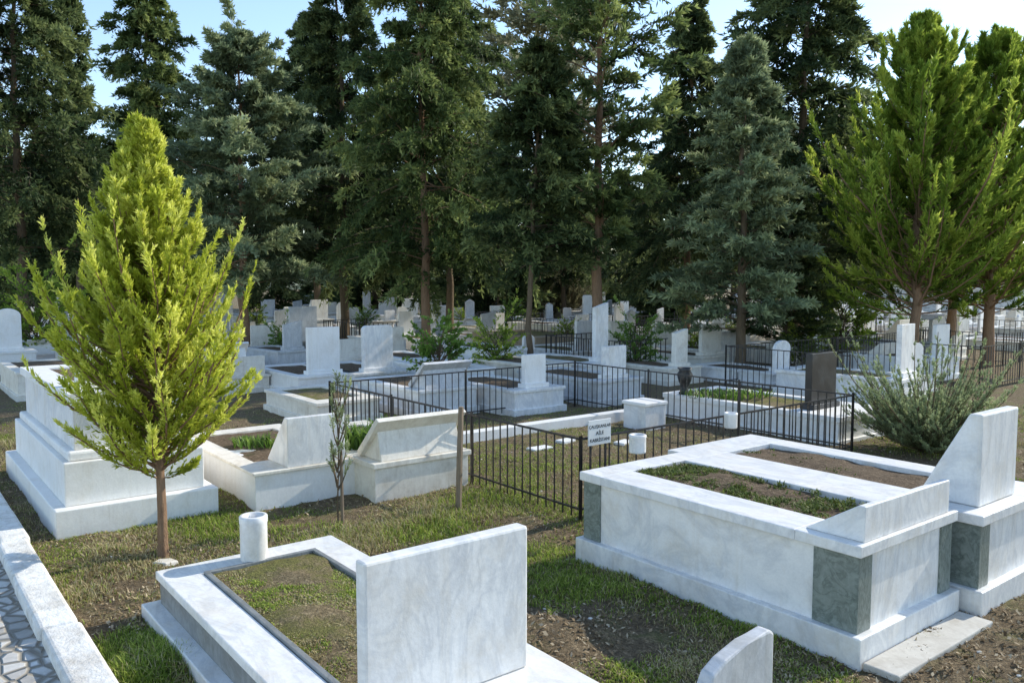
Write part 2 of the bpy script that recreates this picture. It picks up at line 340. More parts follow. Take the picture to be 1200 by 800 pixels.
def vase(label,loc,r_,h,mat=MWHITE,kind='cyl'):
    t=thing('stone_vase',label,'vase',loc,random.random())
    if kind=='cyl': prof=[(r_*.98,0),(r_,.01),(r_,h*.82),(r_*1.04,h*.85),(r_*1.04,h*.98),(r_*.98,h),(r_*.7,h),(r_*.68,h*.9)]
    else: prof=[(r_*.7,0),(r_*.75,.02),(r_*.35,h*.2),(r_*.8,h*.5),(r_,h*.75),(r_*.7,h*.9),(r_*.95,h),(r_*.7,h),(r_*.6,h*.92)]
    MB().lathe(prof).build('vase_body',mat,t,True)
    return t
def bedplants(name,loc,x0,x1,y0,y1,z,n,th,h,w,sd,lab,tint0=0,slope=0,mat=LGRASS,soft=.14):
    r=np.random.default_rng(sd); gx=r.uniform(x0,x1,n); gy=r.uniform(y0,y1,n)
    dn=.45*vnoise(gx,gy,.22,sd)+.45*vnoise(gx,gy,.07,sd+1)+.25*vnoise(gx,gy,.6,sd+2)+slope*(x1-gx)/(x1-x0)
    k=dn>th+soft*r.uniform(-1,1,n); gx,gy=gx[k],gy[k]
    P=np.stack([loc[0]+cr*gx-sr*gy,loc[1]+sr*gx+cr*gy,np.full(len(gx),z)],-1)
    setp(blades(name,P,h*(.5+vnoise(gx,gy,.1,sd+3)),w,.9,mat,sd,tint0),lab,'weeds')
# front-left grave
P1=at(187,669,.30); P1=Vector((P1.x,P1.y,0))
t=thing('grave','white framed grave with mossy bed and big square headstone, nearest the camera at lower left','grave',P1,ROT)
L1,W1=2.72,1.14
MB().box(-.06,L1+.06,-.10,W1+.08,-.08,.10,.008).build('plinth',MWHITE,t)
MB().box(.0,L1,.0,W1,.08,.248,.004).build('side_wall',MDARKG,t)
mb=MB(); mb.box(-.02,.2,-.02,W1+.02,.25,.30); mb.box(2.17,L1+.02,-.02,W1+.02,.25,.30); mb.box(.202,2.168,-.02,.2,.25,.30); mb.box(.202,2.168,W1-.2,W1+.02,.25,.30)
mb.build('border',MWHITE,t)
mb=MB(); mb.box(.203,.235,.203,W1-.203,.2,.312,.004); mb.box(2.13,2.165,.203,W1-.203,.2,.312,.004); mb.box(.236,2.129,.203,.235,.2,.312,.004); mb.box(.236,2.129,W1-.235,W1-.203,.2,.312,.004)
mb.build('inner_edging',MDARKG,t)
soil(t,.23,2.14,.23,W1-.23,.285,SOILMOSS,.04,.025)
MB().prismX([(.16,.301),(W1-.14,.301),(W1-.14,.97),(.16,.97)],2.3,2.38,.012).build('headstone',MWHITE,t)
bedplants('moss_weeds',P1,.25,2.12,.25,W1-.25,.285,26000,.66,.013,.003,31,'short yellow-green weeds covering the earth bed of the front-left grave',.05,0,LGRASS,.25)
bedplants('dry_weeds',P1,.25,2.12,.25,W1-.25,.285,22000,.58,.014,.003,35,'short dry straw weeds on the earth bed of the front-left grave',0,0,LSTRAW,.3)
v=at(298,655,.30); vase('white marble cylinder vase on the foot corner of the front-left grave',(v.x,v.y,.301),.085,.29,MWHITE)
q=at(821,772,.55); t=thing('small_headstone','small rounded grey-white headstone cut by the bottom edge of the photo','headstone',(q.x,q.y,-.05),ROT)
MB().prismX([(0,-.05),(.46,-.05),(.46,.60),(.43,.62),(.27,.60),(.12,.57),(.04,.53),(0,.46)],-.035,.035,.012).build('headstone_slab',MGREY,t)
MB().box(-.1,.1,-.06,.52,-.08,.12,.01).build('headstone_foot',MWHITE,t)
# tomb A and B
PA=at(684,655,0); LA,WA,HA=2.17,1.09,.67
tA=tomb('large white tomb with green marble corner pillars and a low sloping headboard, nearest at right',PA,LA,WA,HA,MWHITE,(.17,.045),.065,(.2,.38,.3,.2),SOIL,
        dict(k='wedge',h=.2,w=WA-.1,run=.36,tp=.04),True,soil_drop=.03)
nb=at(1143,722); PB=w2(nb,-2.50,.02); PB.z=0
tB=tomb('white tomb with green corner pillars and tall tapering headstone, second at right edge',PB,2.50,1.12,HA-.03,MWHITE,(.17,.045),.065,(.35,.55,.3,.22),SOIL,None,True)
MB().prismY([(2.02,HA-.028),(2.42,HA-.028),(2.42,HA+.57),(2.34,HA+.57)],.16,.72,.012).build('headstone',MWHITE,tB)
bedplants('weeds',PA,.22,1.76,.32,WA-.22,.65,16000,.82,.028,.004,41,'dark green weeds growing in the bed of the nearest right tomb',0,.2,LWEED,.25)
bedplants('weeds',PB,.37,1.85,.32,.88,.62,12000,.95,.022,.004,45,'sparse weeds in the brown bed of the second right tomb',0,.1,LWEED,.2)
v=at(747,530,HA); vase('short white stone vase on the foot end of the nearest right tomb',(v.x,v.y,HA+.001),.07,.15)
v=at(856,501,HA-.03); vase('short white stone vase on the foot end of the second right tomb',(v.x,v.y,HA-.029),.065,.15)
q=w2(PA,LA+.05,-.02); s=MB().box(0,.20,0,1.14,-.08,.04,.008).build('paving_slab',MCONC); s.location=q; s.rotation_euler=(0,0,ROT); setp(s,'pale stone slab on the ground along the head end of the nearest right tomb','slab')
# left big stepped tomb
n3=at(66,634); P3=w2(n3,-3.0,0); P3.z=0; L3,W3=3.0,1.3
t=thing('stepped_tomb','tall bright white tomb raised on steps behind the yellow-green young tree','grave',P3,ROT)
MB().box(0,L3,0,W3,-.08,.24,.01).build('step',MBRIGHT,t)
MB().box(.10,L3-.10,.09,W3-.09,.241,.60,.01).build('step',MBRIGHT,t)
MB().box(.14,L3-.14,.13,W3-.13,.601,.68,.02).build('step',MBRIGHT,t)
MB().box(.2,L3-.2,.19,W3-.19,.681,1.08,.006).build('side_wall',MWHITE,t)
mb=MB(); 
mb.box(.16,.45,.15,W3-.15,1.081,1.16); mb.box(L3-.8,L3-.16,.15,W3-.15,1.081,1.16); mb.box(.452,L3-.802,.15,.37,1.081,1.16); mb.box(.452,L3-.802,W3-.37,W3-.15,1.081,1.16)
mb.build('border',MBRIGHT,t); soil(t,.44,L3-.79,.36,W3-.36,1.13)
MB().prismX(plate_prof('soft',.30,W3-.30,1.161,1.5),L3-.72,L3-.62,.01).build('headstone',MBRIGHT,t)
# neighbouring tombs
n4=at(300,600); P4=w2(n4,-2.3,0); P4.z=0
tomb('white marble tomb with leaning wedge headboard, between the stepped tomb and the fence-side cream tomb',P4,2.3,1.16,.36,MCREAM,(.0,0),.03,(.2,.45,.16,.16),SOIL,dict(k='wedge',h=.46,w=.58,run=.50,tp=.07,mat=MWHITE,dy=.02),wallmat=MBRIGHT)
n5=at(440,590); P5=w2(n5,-2.2,0); P5.z=0
t5=tomb('cream tomb with broad sloping headboard beside the iron fence and the wooden stake',P5,2.2,1.06,.38,MCREAM,(.0,0),.05,(.2,.5,.16,.16),SOIL,dict(k='book',h=.42,w=1.0,run=.40,mat=MCREAM))
def mid(label,px,py,L,W,H,mat,head,**kw):
    n=at(px,py); p=w2(n,-L,0); p.z=0
    return tomb(label,p,L,W,H,mat,kw.pop('plinth',(.1,.04)),.05,kw.pop('b',(.18,.3,.14,.14)),kw.pop('soilm',SOIL),head,detail=False,**kw), n
occ=[]
def m_(*a,**k):
    t,n=mid(*a,**k); c=w2(n,-1,.5); occ.append((c.x,c.y)); return t
m_('white tomb with tall square headstone, left one of the bright pair behind the cream tombs',350,466,2.2,1.1,.38,MBRIGHT,dict(k='sq',h=.85,w=.62,t=.1))
m_('white tomb with tall soft-cornered headstone, right one of the bright pair behind the cream tombs',416,462,2.2,1.1,.38,MWHITE,dict(k='soft',h=.86,w=.62,t=.1))
m_('grey-white tomb with sloping headboard just behind the big-leaved shrub',492,490,2.0,1.05,.42,MWHITE,dict(k='book',h=.42,w=.9,run=.45,mat=MGREY))
m_('low pale tomb with plain border in front of the bright pair of headstones',372,500,1.9,1.0,.34,MCREAM,None,soilm=SOILMOSS)
m_('white tomb with narrow upright headstone left of the blue-grey tomb behind the fence',603,488,2.1,1.0,.40,MWHITE,dict(k='sq',h=.52,w=.42,t=.1,mat=MBRIGHT))
m_('blue-grey marble tomb with upright pale headstone behind the iron fence',700,476,2.1,1.05,.42,MGREY,dict(k='sq',h=.55,w=.5,t=.1,mat=MWHITE))
m_('low tomb with a slim cream headstone beside the tall conifer trunk behind the fence',783,452,2.0,1.0,.35,MCREAM,dict(k='slant',h=.75,w=.36,t=.12,mat=MCREAM))
pl=at(778,487); pl.z=0
tomb('long low white tomb with dark planted bed and black headstone beyond the fence',pl,2.9,1.3,.36,MBRIGHT,(.06,.03),.07,(.15,.75,.12,.12),SOILMOSS,dict(k='sq',h=.75,w=.6,t=.1,mat=MBLACK,x=2.25,dy=-.1),detail=False,wallmat=MBRIGHT)
occ.append((w2(pl,1.4,.6).x,w2(pl,1.4,.6).y)); occ.append((w2(pl,2.6,.6).x,w2(pl,2.6,.6).y))
v=w2(pl,.3,.12); vase('black urn standing on the long low white tomb',(v.x,v.y,.362),.12,.40,MBLACK,'urn')
m_('low white tomb with small rounded headstone right of the thick spruce trunk',905,455,2.0,1.0,.3,MWHITE,dict(k='round',h=.6,w=.5))
m_('pale tomb with tall headstone behind the right-hand iron fence near the bright conifers',1095,447,2.0,1.1,.45,MBRIGHT,dict(k='sq',h=.7,w=.6))
m_('cream tomb with low box sides behind the right-hand iron fence',1030,440,2.0,1.1,.4,MCREAM,dict(k='wedge',h=.3,w=.9))
m_('brown weathered stone grave with a wide low border left of the tall conifer trunk',628,416,3.0,2.2,.5,MBROWN,None,soilm=SOILMOSS)
m_('grey headstone grave leaning behind the pair of thick trunks',560,408,2,1,.35,MGREY,dict(k='slant',h=.75,w=.55))
m_('white grave with a tall square headstone left of the thick central trunk',462,408,2,1,.35,MBRIGHT,dict(k='sq',h=.75,w=.5))
m_('grey grave with broad dark headstone behind the pale-green cedar trunk',338,418,2,1,.4,MDARKG,dict(k='sq',h=.95,w=.8,mat=MGREY))
m_('white grave with slanted top headstone right of the pale-green cedar trunk',240,408,2,1,.45,MWHITE,dict(k='slant',h=.95,w=.6))
m_('pale tomb with plain low border at the far left behind the stepped tomb',22,470,2.4,1.2,.5,MCREAM,None)
m_('white grave with round-topped headstone at the left edge beside the blue drum',-18,440,2,1,.5,MBRIGHT,dict(k='round',h=.95,w=.5,t=.1))
C0=at(680,611); C0.z=0
s=MB().box(0,.16,0,4.2,-.05,.14,.01).build('grave_kerb',MBRIGHT); s.location=w2(C0,-3.55,.15); s.rotation_euler=(0,0,ROT); setp(s,'low white marble kerb crossing the plot inside the iron fence','kerb')
q=w2(C0,-3.0,3.6); t=thing('stone_block','small white marble block standing inside the iron fence','block',q,ROT)
MB().box(0,.42,0,.42,-.05,.34,.01).build('block_body',MWHITE,t); MB().box(-.02,.44,-.02,.44,.341,.39,.01).build('block_cap',MBRIGHT,t)
for i,(a_,b_,wd) in enumerate(((-2.6,1.5,.3),(-2.75,2.1,.22),(-2.2,2.6,.26))):
    s=MB().box(0,.16,0,wd,-.05,.04,.008).build('flat_stone',MBRIGHT); s.location=w2(C0,a_,b_); s.rotation_euler=(0,0,ROT+.1*i)
    setp(s,['flat white stone in the grass inside the fence, leftmost of three','flat white stone in the grass inside the fence, smallest and middle of three','flat white stone in the grass inside the fence, nearest the marble block'][i],'stone')
q=at(176,662); s=MB().loops([(0,0,-.02),(.13,-.03,-.02),(.2,.05,-.02),(.12,.12,-.02),(.02,.1,-.02)],[(.01,.01,.02),(.12,-.02,.025),(.185,.05,.02),(.11,.105,.02),(.03,.09,.02)],.008).build('flat_stone',MCREAM); s.location=q; setp(s,'flat grey stone lying at the foot of the young yellow-green tree','stone')
# ------------------------------------------------------------ fences
def fence(label,loc,runs,h=.74,sp_=.115,posts=True,group=None,bar=.0052,mat=IRON,name='iron_fence',rot=ROT):
    t=thing(name,label,'fence',loc,rot,group)
    for (xa,ya,xb,yb) in runs:
        ln=math.hypot(xb-xa,yb-ya); ux,uy=(xb-xa)/ln,(yb-ya)/ln; nx_,ny_=-uy,ux
        def obox(mb,s0,s1,w,z0,z1):
            P=lambda s,o,z:(xa+ux*s+nx_*o,ya+uy*s+ny_*o,z)
            mb.loops([P(s0,-w,z0),P(s1,-w,z0),P(s1,w,z0),P(s0,w,z0)],[P(s0,-w,z1),P(s1,-w,z1),P(s1,w,z1),P(s0,w,z1)],0)
        mb=MB(); obox(mb,0,ln,.010,h-.025,h-.008); mb.build('top_rail',mat,t)
        mb=MB(); obox(mb,0,ln,.008,.10,.116); mb.build('bottom_rail',mat,t)
        mb=MB(); k=1
        while k*sp_<ln-.03: obox(mb,k*sp_-bar,k*sp_+bar,bar,.03,h-.026); k+=1
        mb.build('picket_panel',mat,t)
        npost=max(1,round(ln/1.9))
        for j in range(npost+(1 if posts else 0)):
            s_=ln*j/npost; mb=MB(); obox(mb,s_-.0115,s_+.0115,.0115,-.1,h+.012); mb.build('post',mat,t)
    return t
fence('black iron picket fence enclosing the family plot in the middle, with a white sign',C0,[(0,0,0,4.4),(0,0,-4.9,0),(-4.9,0,-4.9,4.4),(0,4.4,-4.9,4.4)])
q=at(975,441); q.z=0
fence('black iron fence around the graves below the bright green conifers at right',q,[(0,0,3.0,0),(0,0,0,5.5),(3.0,0,3.0,5.5)],.85)
q=at(745,404); q.z=0
fence('dark iron fence far back to the right of the tall open conifer',q,[(0,0,0,3.2),(0,0,3.0,0)],.8,.16)
q=at(600,404); q.z=0
fence('dark iron fence far back between the central trunks',q,[(0,0,0,4.5),(0,0,3.0,0)],.8,.16)
q=at(850,452); q.z=0
fence('black iron fence around the shaded graves beside the grey-green spruce',q,[(0,0,0,4),(0,0,2.6,0)],.8,.13)
fp=None
for i,(px,py) in enumerate(((560,388),(690,392),(790,388),(900,395),(1010,398),(640,432),(380,404),(1110,400),(1060,420),(720,412))):
    q=at(px,py); q.z=0
    if fp is None: fp=fence('dark iron railing around a grave in the far rows',q,[(0,0,2.4,0),(2.4,0,2.4,1.5),(0,0,0,1.5)],.8,.16,False,'railings around graves in the far rows',.008); o=fp
    else: o=copy_tree(fp); o.location=q
# sign
sg=thing('sign_board','small white painted sign board with black lettering on the iron fence','sign',w2(C0,.022,.06,.66),ROT)
MB().box(0,.012,0,.27,0,.22,.003).build('board',SIGNW,sg)
MB().box(-.011,-.001,.03,.05,-.3,.18,0).build('bracket',IRON,sg); MB().box(-.011,-.001,.21,.23,-.3,.18,0).build('bracket',IRON,sg)
for txt,z,sz in (('ÇALIŞKANLAR',.15,.040),('AİLE',.09,.046),('KABRİSTANI',.03,.042)):
    cu=bpy.data.curves.new('sign_text','FONT'); cu.body=txt; cu.size=sz; cu.align_x='CENTER'; cu.extrude=.0008; cu.offset=.0002
    ob=bpy.data.objects.new('tmp',cu); C.objects.link(ob); dg=bpy.context.evaluated_depsgraph_get(); me=bpy.data.meshes.new_from_object(ob.evaluated_get(dg)); bpy.data.objects.remove(ob)
    me.transform(Matrix(((0,0,1,.0135),(1,0,0,.135),(0,1,0,z),(0,0,0,1)))); link('lettering',me,SIGNB,sg)
def stake(label,px,py,h,r_,lean,mat=WOOD):
    p=at(px,py); t=MB().tube([(0,0,-.1),(lean*.5,0,h*.5),(lean,.01,h)],[r_,r_*.95,r_*.85],7).build('wooden_stake',mat); t.location=p; setp(t,label,'stake'); return t
stake('weathered brown wooden stake standing at the fence end beside the cream tomb',537,598,.95,.030,.03)
stake('short thin stake tied beside the spindly grey-green sapling',402,612,.62,.015,-.01)
q=at(-2,425); t=thing('blue_drum','blue plastic drum at the left edge among the graves','drum',(q.x,q.y,0))
MB().lathe([(.27,0),(.29,.02),(.29,.28),(.3,.3),(.29,.32),(.29,.6),(.3,.62),(.29,.64),(.28,.88),(.25,.9)]).build('drum_body',BLUE,t,True); MB().lathe([(.24,.901),(.24,.92),(.2,.925)]).build('lid',BLUE,t,True)
# ------------------------------------------------------------ trees
def foliage(seed,nb,H,z0,R,prof,e0,e1,ntw,nlf,twl,ll,lw,smin=.15,spread=.8,up=.15,bias=1.0,trunk_r=.1,jz=.15,lrand=.6,lean=(0,0),limb=.012,topup=.5,mcmin=.3,twmin=.35,rr_=(.62,1.12),hang=.12,wobk=.3):
    r=np.random.default_rng(seed)
    t=(np.arange(nb)+r.uniform(0,1,nb))/nb; t=t**bias; zb=z0+t*(H-z0)*.985
    az=np.arange(nb)*2.39996+r.normal(0,.35,nb)
    reach=R*prof(t)*r.uniform(rr_[0],rr_[1],nb)+.05*R
    S=10; ss=np.linspace(0,1,S+1)
    ang=(e0+(e1-e0)*ss)[None,:]+r.normal(0,jz,nb)[:,None]+topup*(t**3)[:,None]
    ang=np.clip(ang,-1.2,1.5)
    mc=np.maximum(np.cos(ang).mean(1),mcmin); ln=reach/mc
    dr=np.cos(ang)*(ln/S)[:,None]; dz=np.sin(ang)*(ln/S)[:,None]
    rad=np.concatenate([np.zeros((nb,1)),np.cumsum(dr[:,:-1],1)],1); hz=np.concatenate([np.zeros((nb,1)),np.cumsum(dz[:,:-1],1)],1)
    azc=az[:,None]+r.normal(0,.25,nb)[:,None]*ss[None,:]
    bx=lean[0]*(zb/H); by=lean[1]*(zb/H)
    BP=np.stack([bx[:,None]+rad*np.cos(azc),by[:,None]+rad*np.sin(azc),zb[:,None]+hz],-1)
    s=smin+(1-smin)*r.uniform(0,1,(nb,ntw))**.8
    fi=np.clip(s*S,0,S-1e-4); i0=fi.astype(int); fr=(fi-i0)[...,None]; bi=np.arange(nb)[:,None]
    P=BP[bi,i0]*(1-fr)+BP[bi,i0+1]*fr; T=BP[bi,i0+1]-BP[bi,i0]; T/=np.linalg.norm(T,axis=-1,keepdims=True)+1e-9
    upv=np.array([0,0,1.]); side=np.cross(T,upv); side/=np.linalg.norm(side,axis=-1,keepdims=True)+1e-9
    sg=r.choice([-1,1],(nb,ntw,1))*r.uniform(.25,1,(nb,ntw,1))
    D=T*r.uniform(.5,1.1,(nb,ntw,1))+side*sg*spread+upv*(up+r.normal(0,.22,(nb,ntw,1))); D/=np.linalg.norm(D,axis=-1,keepdims=True)
    TL=twl*(1.15-.75*s)*(twmin+(1-twmin)*np.clip(ln/ (R*1.0),0,1.3))[:,None]*r.uniform(.6,1.2,(nb,ntw))
    q=r.uniform(.05,1,(nb,ntw,nlf))
    LP=P[:,:,None,:]+D[:,:,None,:]*(TL[:,:,None]*q)[...,None]
    LP[...,2]-= (q*q)*TL[:,:,None]*(hang if up<.3 else -.1)
    rd=r.normal(0,1,(nb,ntw,nlf,3)); LD=D[:,:,None,:]*.9+lrand*rd*.7; LD/=np.linalg.norm(LD,axis=-1,keepdims=True)
    wv=np.cross(LD,r.normal(0,1,LD.shape)); wv/=np.linalg.norm(wv,axis=-1,keepdims=True)+1e-9
    l=(ll*r.uniform(.6,1.3,q.shape))[...,None]; w=(lw*r.uniform(.7,1.3,q.shape))[...,None]
    a=LP; b=LP+LD*l*.45+wv*w; c=LP+LD*l; d=LP+LD*l*.45-wv*w
    V=np.stack([a,b,c,d],-2).reshape(-1,3); n=V.shape[0]//4; Fc=np.arange(n*4).reshape(-1,4)
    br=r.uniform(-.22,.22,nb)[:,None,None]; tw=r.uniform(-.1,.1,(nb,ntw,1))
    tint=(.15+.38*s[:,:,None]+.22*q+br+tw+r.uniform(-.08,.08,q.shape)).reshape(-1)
    K=[0,3,6,9]; BR=BP[:,K]; rl=limb*(ln/ R)[:,None]*np.array([1.6,1.1,.7,.25])[None,:]*(.6+.6*(1-t))[:,None]+.002
    Tt=BR[:,1:]-BR[:,:-1]; Tt=np.concatenate([Tt,Tt[:,-1:]],1); Tt/=np.linalg.norm(Tt,axis=-1,keepdims=True)+1e-9
    u=np.cross(Tt,upv); u/=np.linalg.norm(u,axis=-1,keepdims=True)+1e-9; w_=np.cross(Tt,u)
    ring=np.stack([BR+rl[...,None]*(math.cos(k*2.0944)*u+math.sin(k*2.0944)*w_) for k in range(3)],2)
    WV=ring.reshape(-1,3); ib=np.arange(nb*4*3).reshape(nb,4,3); fl=[]
    for k in range(3):
        fl.append(np.stack([ib[:,:-1,k],ib[:,:-1,(k+1)%3],ib[:,1:,(k+1)%3],ib[:,1:,k]],-1).reshape(-1,4))
    WF=np.concatenate(fl)
    nz=14; zz=np.linspace(-.15,H*.96,nz); nr=12; tr=trunk_r*(1-.9*np.clip(zz/H,0,1)**.9); tr[0]*=1.35
    wob=r.normal(0,trunk_r*wobk,(nz,2)); wob[0]=0
    th=np.linspace(0,2*np.pi,nr,endpoint=False)
    TV=np.stack([np.stack([lean[0]*zz[i]/H+wob[i,0]+tr[i]*np.cos(th)*(1+.08*np.cos(3*th+i)),lean[1]*zz[i]/H+wob[i,1]+tr[i]*np.sin(th)*(1+.08*np.cos(2*th)),np.full(nr,zz[i])],-1) for i in range(nz)])
    ii=np.arange(nz*nr).reshape(nz,nr); TF=np.stack([ii[:-1],np.roll(ii[:-1],-1,1),np.roll(ii[1:],-1,1),ii[1:]],-1).reshape(-1,4)+len(WV)
    wood=arr_mesh('trunk',np.concatenate([WV,TV.reshape(-1,3)]),np.concatenate([WF,TF]),smooth=True)
    crown=arr_mesh('crown',V,Fc,tint)
    return wood,crown
def tree(name,label,loc,meshes,lm,bm_,sc=1,rot=0,group=None,sz=None,cat='tree'):
    t=thing(name,label,cat,(loc[0],loc[1],0),rot,group); t.scale=(sc,sc,sz or sc)
    cm=meshes[1]
    if cm.materials and cm.materials[0]!=lm: cm=cm.copy(); cm.materials.clear()
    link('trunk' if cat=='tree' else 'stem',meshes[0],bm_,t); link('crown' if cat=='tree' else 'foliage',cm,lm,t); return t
cone=lambda t: np.clip((1-t)**.75,0,1)*np.clip(.75+t*2.2,0,1)
cone2=lambda t: np.clip((1-t)**.8,0,1)*np.clip(.8+t*2,0,1)
flame=lambda t: np.clip((1-t)**.9,0,1)*np.clip(.66+t*2.6,0,1)
colm=lambda t: np.clip((1-t)*2.2,0,1)**.6*np.clip(.55+t*1.5,0,1)
dk=[foliage(100+i,200,12.5,z0_,3.1,cone,.22,-.55,25,19,1.0,.18,.025,.12,.75,.0,.9,.16,.25,.8,rr_=(.4,1.25),hang=.5) for i,z0_ in enumerate((2.3,2.0,2.6))]
low=foliage(105,150,10,.3,2.7,cone,.12,-.3,20,14,1.2,.28,.045,.12,.8,.05,.95,.17,.2,.8,rr_=(.5,1.2),hang=.3)
bl=foliage(110,190,9.6,2.0,4.2,cone2,.35,-.1,27,21,1.0,.18,.025,.15,.8,.12,.9,.16,.2,.8,rr_=(.45,1.2),hang=.3)
bl2=foliage(111,140,7.3,.9,1.9,cone2,.2,.0,20,20,.65,.15,.02,.12,.8,.08,.95,.12,.15,.75,rr_=(.5,1.2))
op=foliage(112,140,11,2.8,1.9,colm,.4,.1,15,17,.8,.17,.023,.15,.8,.1,1.0,.15,.3,.8,rr_=(.35,1.2),hang=.3)
th=[foliage(120+i,340,7.7,1.25,2.4,flame,.2,1.1,24,20,.40,.13,.014,.15,.42,.4,.9,.14,.18,.45,topup=.2,mcmin=.5,rr_=(.45,1.25)) for i in range(2)]
ol=foliage(130,120,17,4,3.5,colm,.5,.1,26,14,1.3,.28,.05,.2,.9,0,1,.25,.3)
slim=foliage(131,150,15,2,1.3,cone,.5,.9,14,14,.6,.22,.035,.15,.6,.3,1,.15,.15)
TR=[]
def T(name,label,px,py,ms,lm,bk,sc=1,rot=0,sz=None,group=None):
    p=at(px,py); TR.append((p.x,p.y)); return tree(name,label,p,ms,lm,bk,sc,rot,group,sz)
T('cedar_tree','broad grey-green conifer with a rusty trunk behind the yellow-green young tree',287,412,bl,LBLUE,BARKR,.92,.4)
T('conifer_tree','tall dark conifer with a dark trunk just right of the grey-green conifer',404,400,dk[0],LDARK,BARK,.95,1,1.1)
T('conifer_tree','tall dark conifer with the thickest trunk in the centre left of the photo',498,418,dk[1],LMID,BARKR,.88,2,1.05)
T('conifer_tree','dark conifer with a slimmer trunk close right of the thickest central trunk',527,399,dk[2],LDARK,BARK,.9,3,1.1)
T('conifer_tree','shorter dark conifer on a thin leaning trunk left of the open-crowned one',617,433,foliage(140,120,7.4,2.4,1.7,cone,.1,-.3,18,18,.75,.16,.022,.12,.8,.0,.9,.08,.2,.7,lean=(.35,0),hang=.4),LDARK,BARK)
T('conifer_tree','tall open-crowned conifer with sky showing through, on a straight trunk right of centre',700,430,op,LMID,BARKR,1,.7)
T('spruce_tree','grey-green young spruce with branches low to the ground right of centre',867,436,bl2,LBLUE,BARK,1,.3)
T('conifer_tree','low dark drooping conifer close right of the grey-green spruce',922,430,bl2,LDARK,BARK,.78,2.2,.6)
T('conifer_tree','massive dark conifer filling the sky behind the grey-green spruce',935,410,dk[0],LDARK,BARK,1.2,4.2,1.12)
T('conifer_tree','dark conifer between the open-crowned one and the massive one',805,402,dk[1],LDARK,BARK,.85,5,.88)
T('thuja_tree','bright green flame-shaped conifer on a short reddish trunk, left of the bright group',1070,436,th[0],LTHUJA,BARKR,1.0,1.2)
T('thuja_tree','bright green conifer at the right edge of the photo',1155,430,th[1],LTHUJA,BARKR,1.0,.2)
T('thuja_tree','darker green conifer set between and behind the two bright ones',1113,412,th[0],LTHUJA,BARK,1.02,3.3)
T('conifer_tree','tall dark conifer at the far left edge',30,402,dk[2],LDARK,BARK,1.1,.5,1.2)
T('cypress_tree','slim pointed dark conifer rising against the sky at upper left',95,383,slim,LDARK,BARK,1.05,0)
T('conifer_tree','dark pointed conifer behind the young yellow-green tree',182,390,dk[1],LMID,BARK,1.05,1.9,1.12)
T('conifer_tree','dark conifer half hidden between the grey-green one and its right neighbour',372,388,dk[2],LDARK,BARK,1.0,2.6,1.0)
T('eucalyptus_tree','tall pale olive tree rising behind the central conifers',630,374,ol,LOLIVE,BARK,1.25,1)
back=[(-40,380,1.1),(60,372,1.05),(140,370,1.0),(235,372,.8),(320,372,.75),(440,374,1.05),(470,368,1.1),(560,372,1.0),(750,374,.7),(860,378,1.1),(985,378,1.05),(1000,366,1.0),(1060,364,.75),(690,366,.9),(390,366,1.0),(180,364,1.2),(15,364,1.2),(1130,368,.8),(265,364,1.0),(585,380,.8),(530,364,1.1),(660,376,.85),(775,384,.75),(640,364,1.1),(820,364,1.0),(725,362,1.0),(110,374,.9),(910,364,1.1)]
for i,(px,py,s) in enumerate(back):
    T('conifer_tree','dark conifer of the far row closing the view behind the graves',px,py,dk[i%3] if i%3==0 else low,LDARK,BARK,s,i*1.3,s*.95,'conifers of the far row')
# foreground young thuja
yt=foliage(200,460,3.18,.58,.84,lambda t: np.clip((1-t)**1.08,0,1)*np.clip(.5+t*3.4,0,1),.35,1.1,28,20,.18,.040,.0054,.08,.5,.3,.86,.040,.16,.45,(-.10,0),.006,.15,.5,.6,(.48,1.22),wobk=.12)
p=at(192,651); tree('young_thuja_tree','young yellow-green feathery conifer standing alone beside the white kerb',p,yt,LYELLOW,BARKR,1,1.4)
sap=foliage(201,20,1.1,.25,.14,lambda t:np.ones_like(t),.9,1.25,10,9,.10,.032,.004,.3,.5,.3,1,.008,.2,.5,(.02,0),.003,.5,.5)
p=at(396,613); tree('sapling','spindly grey-green sapling beside its thin stake in front of the cream tomb',p,sap,LROSE,BARK,1,0,cat='sapling')
rs=foliage(202,620,.22,.02,.95,lambda t:.3+.7*np.sqrt(np.clip(1-t,0,1)),.5,.95,16,18,.12,.04,.0045,.06,.35,.5,1.0,.02,.25,.45,(0,0),.003,.1,.5,.5,(.25,1.2))
p=at(1085,532); tree('rosemary_shrub','wide grey-green spiky shrub behind the two white right-hand tombs',p,rs,LROSE,BARK,1.0,0,sz=.82,cat='shrub')
bs=foliage(203,46,1.35,.25,.95,lambda t:.6+.4*np.sin(t*3),.6,.2,8,7,.4,.11,.04,.3,.8,.1,1,.03,.25,.8,(0,0),.012)
p=at(515,462); tree('leafy_shrub','big-leaved green shrub growing among the middle graves',p,bs,LBROAD,BARK,.62,0,cat='shrub')
bs2=foliage(204,60,1.2,.1,.9,lambda t:.6+.4*np.sin(t*3),.6,.3,10,9,.35,.08,.02,.2,.8,.1,1,.03,.25,.8,(0,0),.008)
p=at(45,428); tree('leafy_shrub','yellowish leafy shrub behind the stepped tomb at left',p,bs2,LTHUJA,BARK,1.2,0,cat='shrub')
p=at(655,372); tree('leafy_shrub','pale spiky bush far back between the trunks in the centre',p,rs,LOLIVE,BARK,2.6,0,cat='shrub')
p=at(985,428); tree('leafy_shrub','low pale green bush under the bright conifers at right',p,bs2,LTHUJA,BARK,1.0,2,cat='shrub')
rr=random.Random(77)
